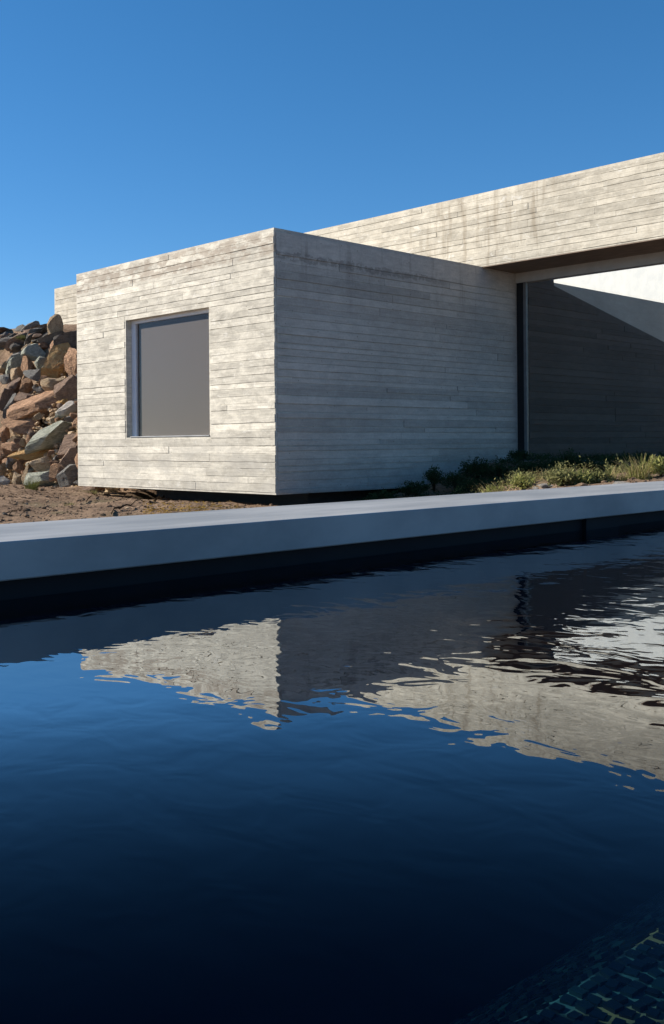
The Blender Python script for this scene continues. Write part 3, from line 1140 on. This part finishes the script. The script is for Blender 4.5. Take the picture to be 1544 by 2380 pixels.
tuft(1450, 1126, 60, 24, ('olive', 'straw'), 'short dry grass between the thin tuft and the large one', LG, 26, 80, 0.007, 0.9)
tuft(74, 1140, 60, 30, ('grass', 'grass'), 'fresh green grass tuft at the foot of the stone wall', None, 27, 260, 0.006, 0.6)
tuft(216, 1146, 40, 14, ('grass', 'straw'), 'small greenish grass tuft beside the corner under the sunlit wall', None, 28, 90, 0.006, 0.8)
tuft(160, 1174, 50, 12, ('grass', 'straw'), 'faint flat grass tuft in the middle of the bare soil', None, 29, 70, 0.005, 1.0)
shrub(22, 806, 46, 22, 'olive', 'dry olive scrub on the slope above the stones', None, 30, 24)
shrub(60, 796, 50, 16, 'olive', 'second dry scrub patch higher on the slope below the crest', None, 31, 20)


def lone_stone(px, py, wpx, hpx, mat, label, seed, group=None):
    h = ground_hit(px, py, 8.0)
    p = W(h.x, h.y, gz(h.x, h.y))
    o = link('stone', stone_mesh(seed, 2), R[mat])
    o.location = p + Vector((0, 0, 0.3 * hpx * p.y / F))
    o.scale = (wpx * p.y / F * 0.6, wpx * p.y / F * 0.45, hpx * p.y / F * 0.6)
    o.rotation_euler = (0, 0, seed)
    tag(o, label, 'stone', group)


SG = 'loose stones lying on the soil'
lone_stone(1268, 1134, 34, 12, 'pale', 'pale flat stone lying between the lime bush and the olive bush', 41, SG)
lone_stone(1246, 1139, 20, 8, 'pale', 'smaller pale stone just left of the pale flat one', 42, SG)
lone_stone(1128, 1150, 18, 9, 'tan', 'small tan stone between the two lime seedlings', 43, SG)
lone_stone(1440, 1128, 40, 12, 'pale', 'pale flat stone in front of the thin dry grass', 44, SG)
lone_stone(63, 1173, 8, 6, 'pale', 'single whitish pebble on the bare soil below the stone wall', 45, SG)
lone_stone(362, 1177, 8, 6, 'pale', 'single whitish pebble at the edge of the pavilion shadow', 46, SG)
lone_stone(12, 1199, 12, 7, 'grey', 'grey pebble close to the coping below the stone wall', 47, SG)


def twig(p0, p1, label, seed, rad=0.010):
    r = random.Random(seed)
    h0, h1 = ground_hit(*p0, 8.0), ground_hit(*p1, 8.0)
    v, f = [], []
    n = 7
    for i in range(n + 1):
        s = i / n
        h = h0.lerp(h1, s)
        p = W(h.x, h.y, gz(h.x, h.y) + 0.03 + 0.03 * math.sin(s * 3.1)) + Vector((r.gauss(0, .012), r.gauss(0, .012), r.gauss(0, .008)))
        for k in range(5):
            t = k * 2 * math.pi / 5
            rr = rad * (1 - 0.6 * s)
            v.append(p + Vector((0, rr * math.cos(t), rr * math.sin(t))))
    for i in range(n):
        for k in range(5):
            f.append((i * 5 + k, i * 5 + (k + 1) % 5, i * 5 + 5 + (k + 1) % 5, i * 5 + 5 + k))
    o = link('twig', mesh_of(v, f), LF['stem'])
    tag(o, label, 'twig', 'dry twigs on the soil')


twig((255, 1196), (336, 1170), 'long dry twig on the soil pointing at the pavilion shadow', 1, 0.014)
twig((270, 1188), (318, 1180), 'short dry twig lying beside the long one', 2)
twig((20, 1200), (58, 1188), 'thin dry twig near the grey pebble', 3)
twig((200, 1168), (232, 1158), 'dry twig on the soil near the small greenish grass tuft', 4, 0.012)
twig((350, 1172), (400, 1148), 'thick dry branch leaning at the edge of the pavilion shadow', 5, 0.024)

# low scrub and dry stalks covering the mound behind the coping
for nm, mt, cnt_, lab in (('ground_scrub', 'dark', 760, 'low dark scrub covering the soil below the shaded wall'), ('dry_scrub', 'olive', 60, 'low dry olive scrub between the shrubs behind the coping'),
                          ('dry_stalks', 'straw', 120, 'dead straw stalks lying among the scrub')):
    r = random.Random(len(nm) * 7)
    lv, lf = [], []
    got = 0
    while got < cnt_:
        px = r.uniform(820, 1600)
        far_ = r.uniform(9.6, 11.6) if mt != 'dark' else r.uniform(12.4, 19.0)
        q_ = to_house(ray(px, HORIZON) * far_)
        if q_.y > -0.25 and q_.x > -0.2:
            continue
        if noise.noise(Vector((q_.x * 0.9, q_.y * 0.9, 5.0 + len(nm)))) < -0.12:
            continue
        got += 1
        c = W(q_.x, q_.y, gz(q_.x, q_.y))
        if mt == 'straw':
            v, f = blades(7, 0.06, 0.17, 0.006, 1.3, r)
        else:
            _, _, v, f = shrub_parts(r.uniform(0.16, 0.4), r.uniform(0.06, 0.17), 5, 9, 0.03, r)
        k0 = len(lv)
        lv += [c + Vector(v_) for v_ in v]
        lf += [tuple(k0 + i for i in q2) for q2 in f]
    tag(link(nm, mesh_of(lv, lf), LF[mt]), lab, kind='stuff')

# fallen yellow leaves along the back of the coping
lv, lf = [], []
r = random.Random(77)
for _ in range(900):
    px, py = r.uniform(330, 560), r.uniform(1168, 1196)
    h = ground_hit(px, py, 7.5)
    c = W(h.x, h.y, gz(h.x, h.y) + 0.012)
    t = r.uniform(0, 6.28)
    l = r.uniform(0.015, 0.04)
    d = Vector((math.cos(t), math.sin(t), r.uniform(-.4, .4))) * l
    s_ = Vector((-math.sin(t), math.cos(t), r.uniform(-.5, .5))) * l * .4
    k = len(lv)
    lv += [c - d, c + s_, c + d, c - s_]
    lf.append((k, k + 1, k + 2, k + 3))
lo_ = link('leaf_litter', mesh_of(lv, lf), LF['litter'])
tag(lo_, 'fallen yellow brown leaves on the soil behind the coping', kind='stuff')
print('boards', cnt)
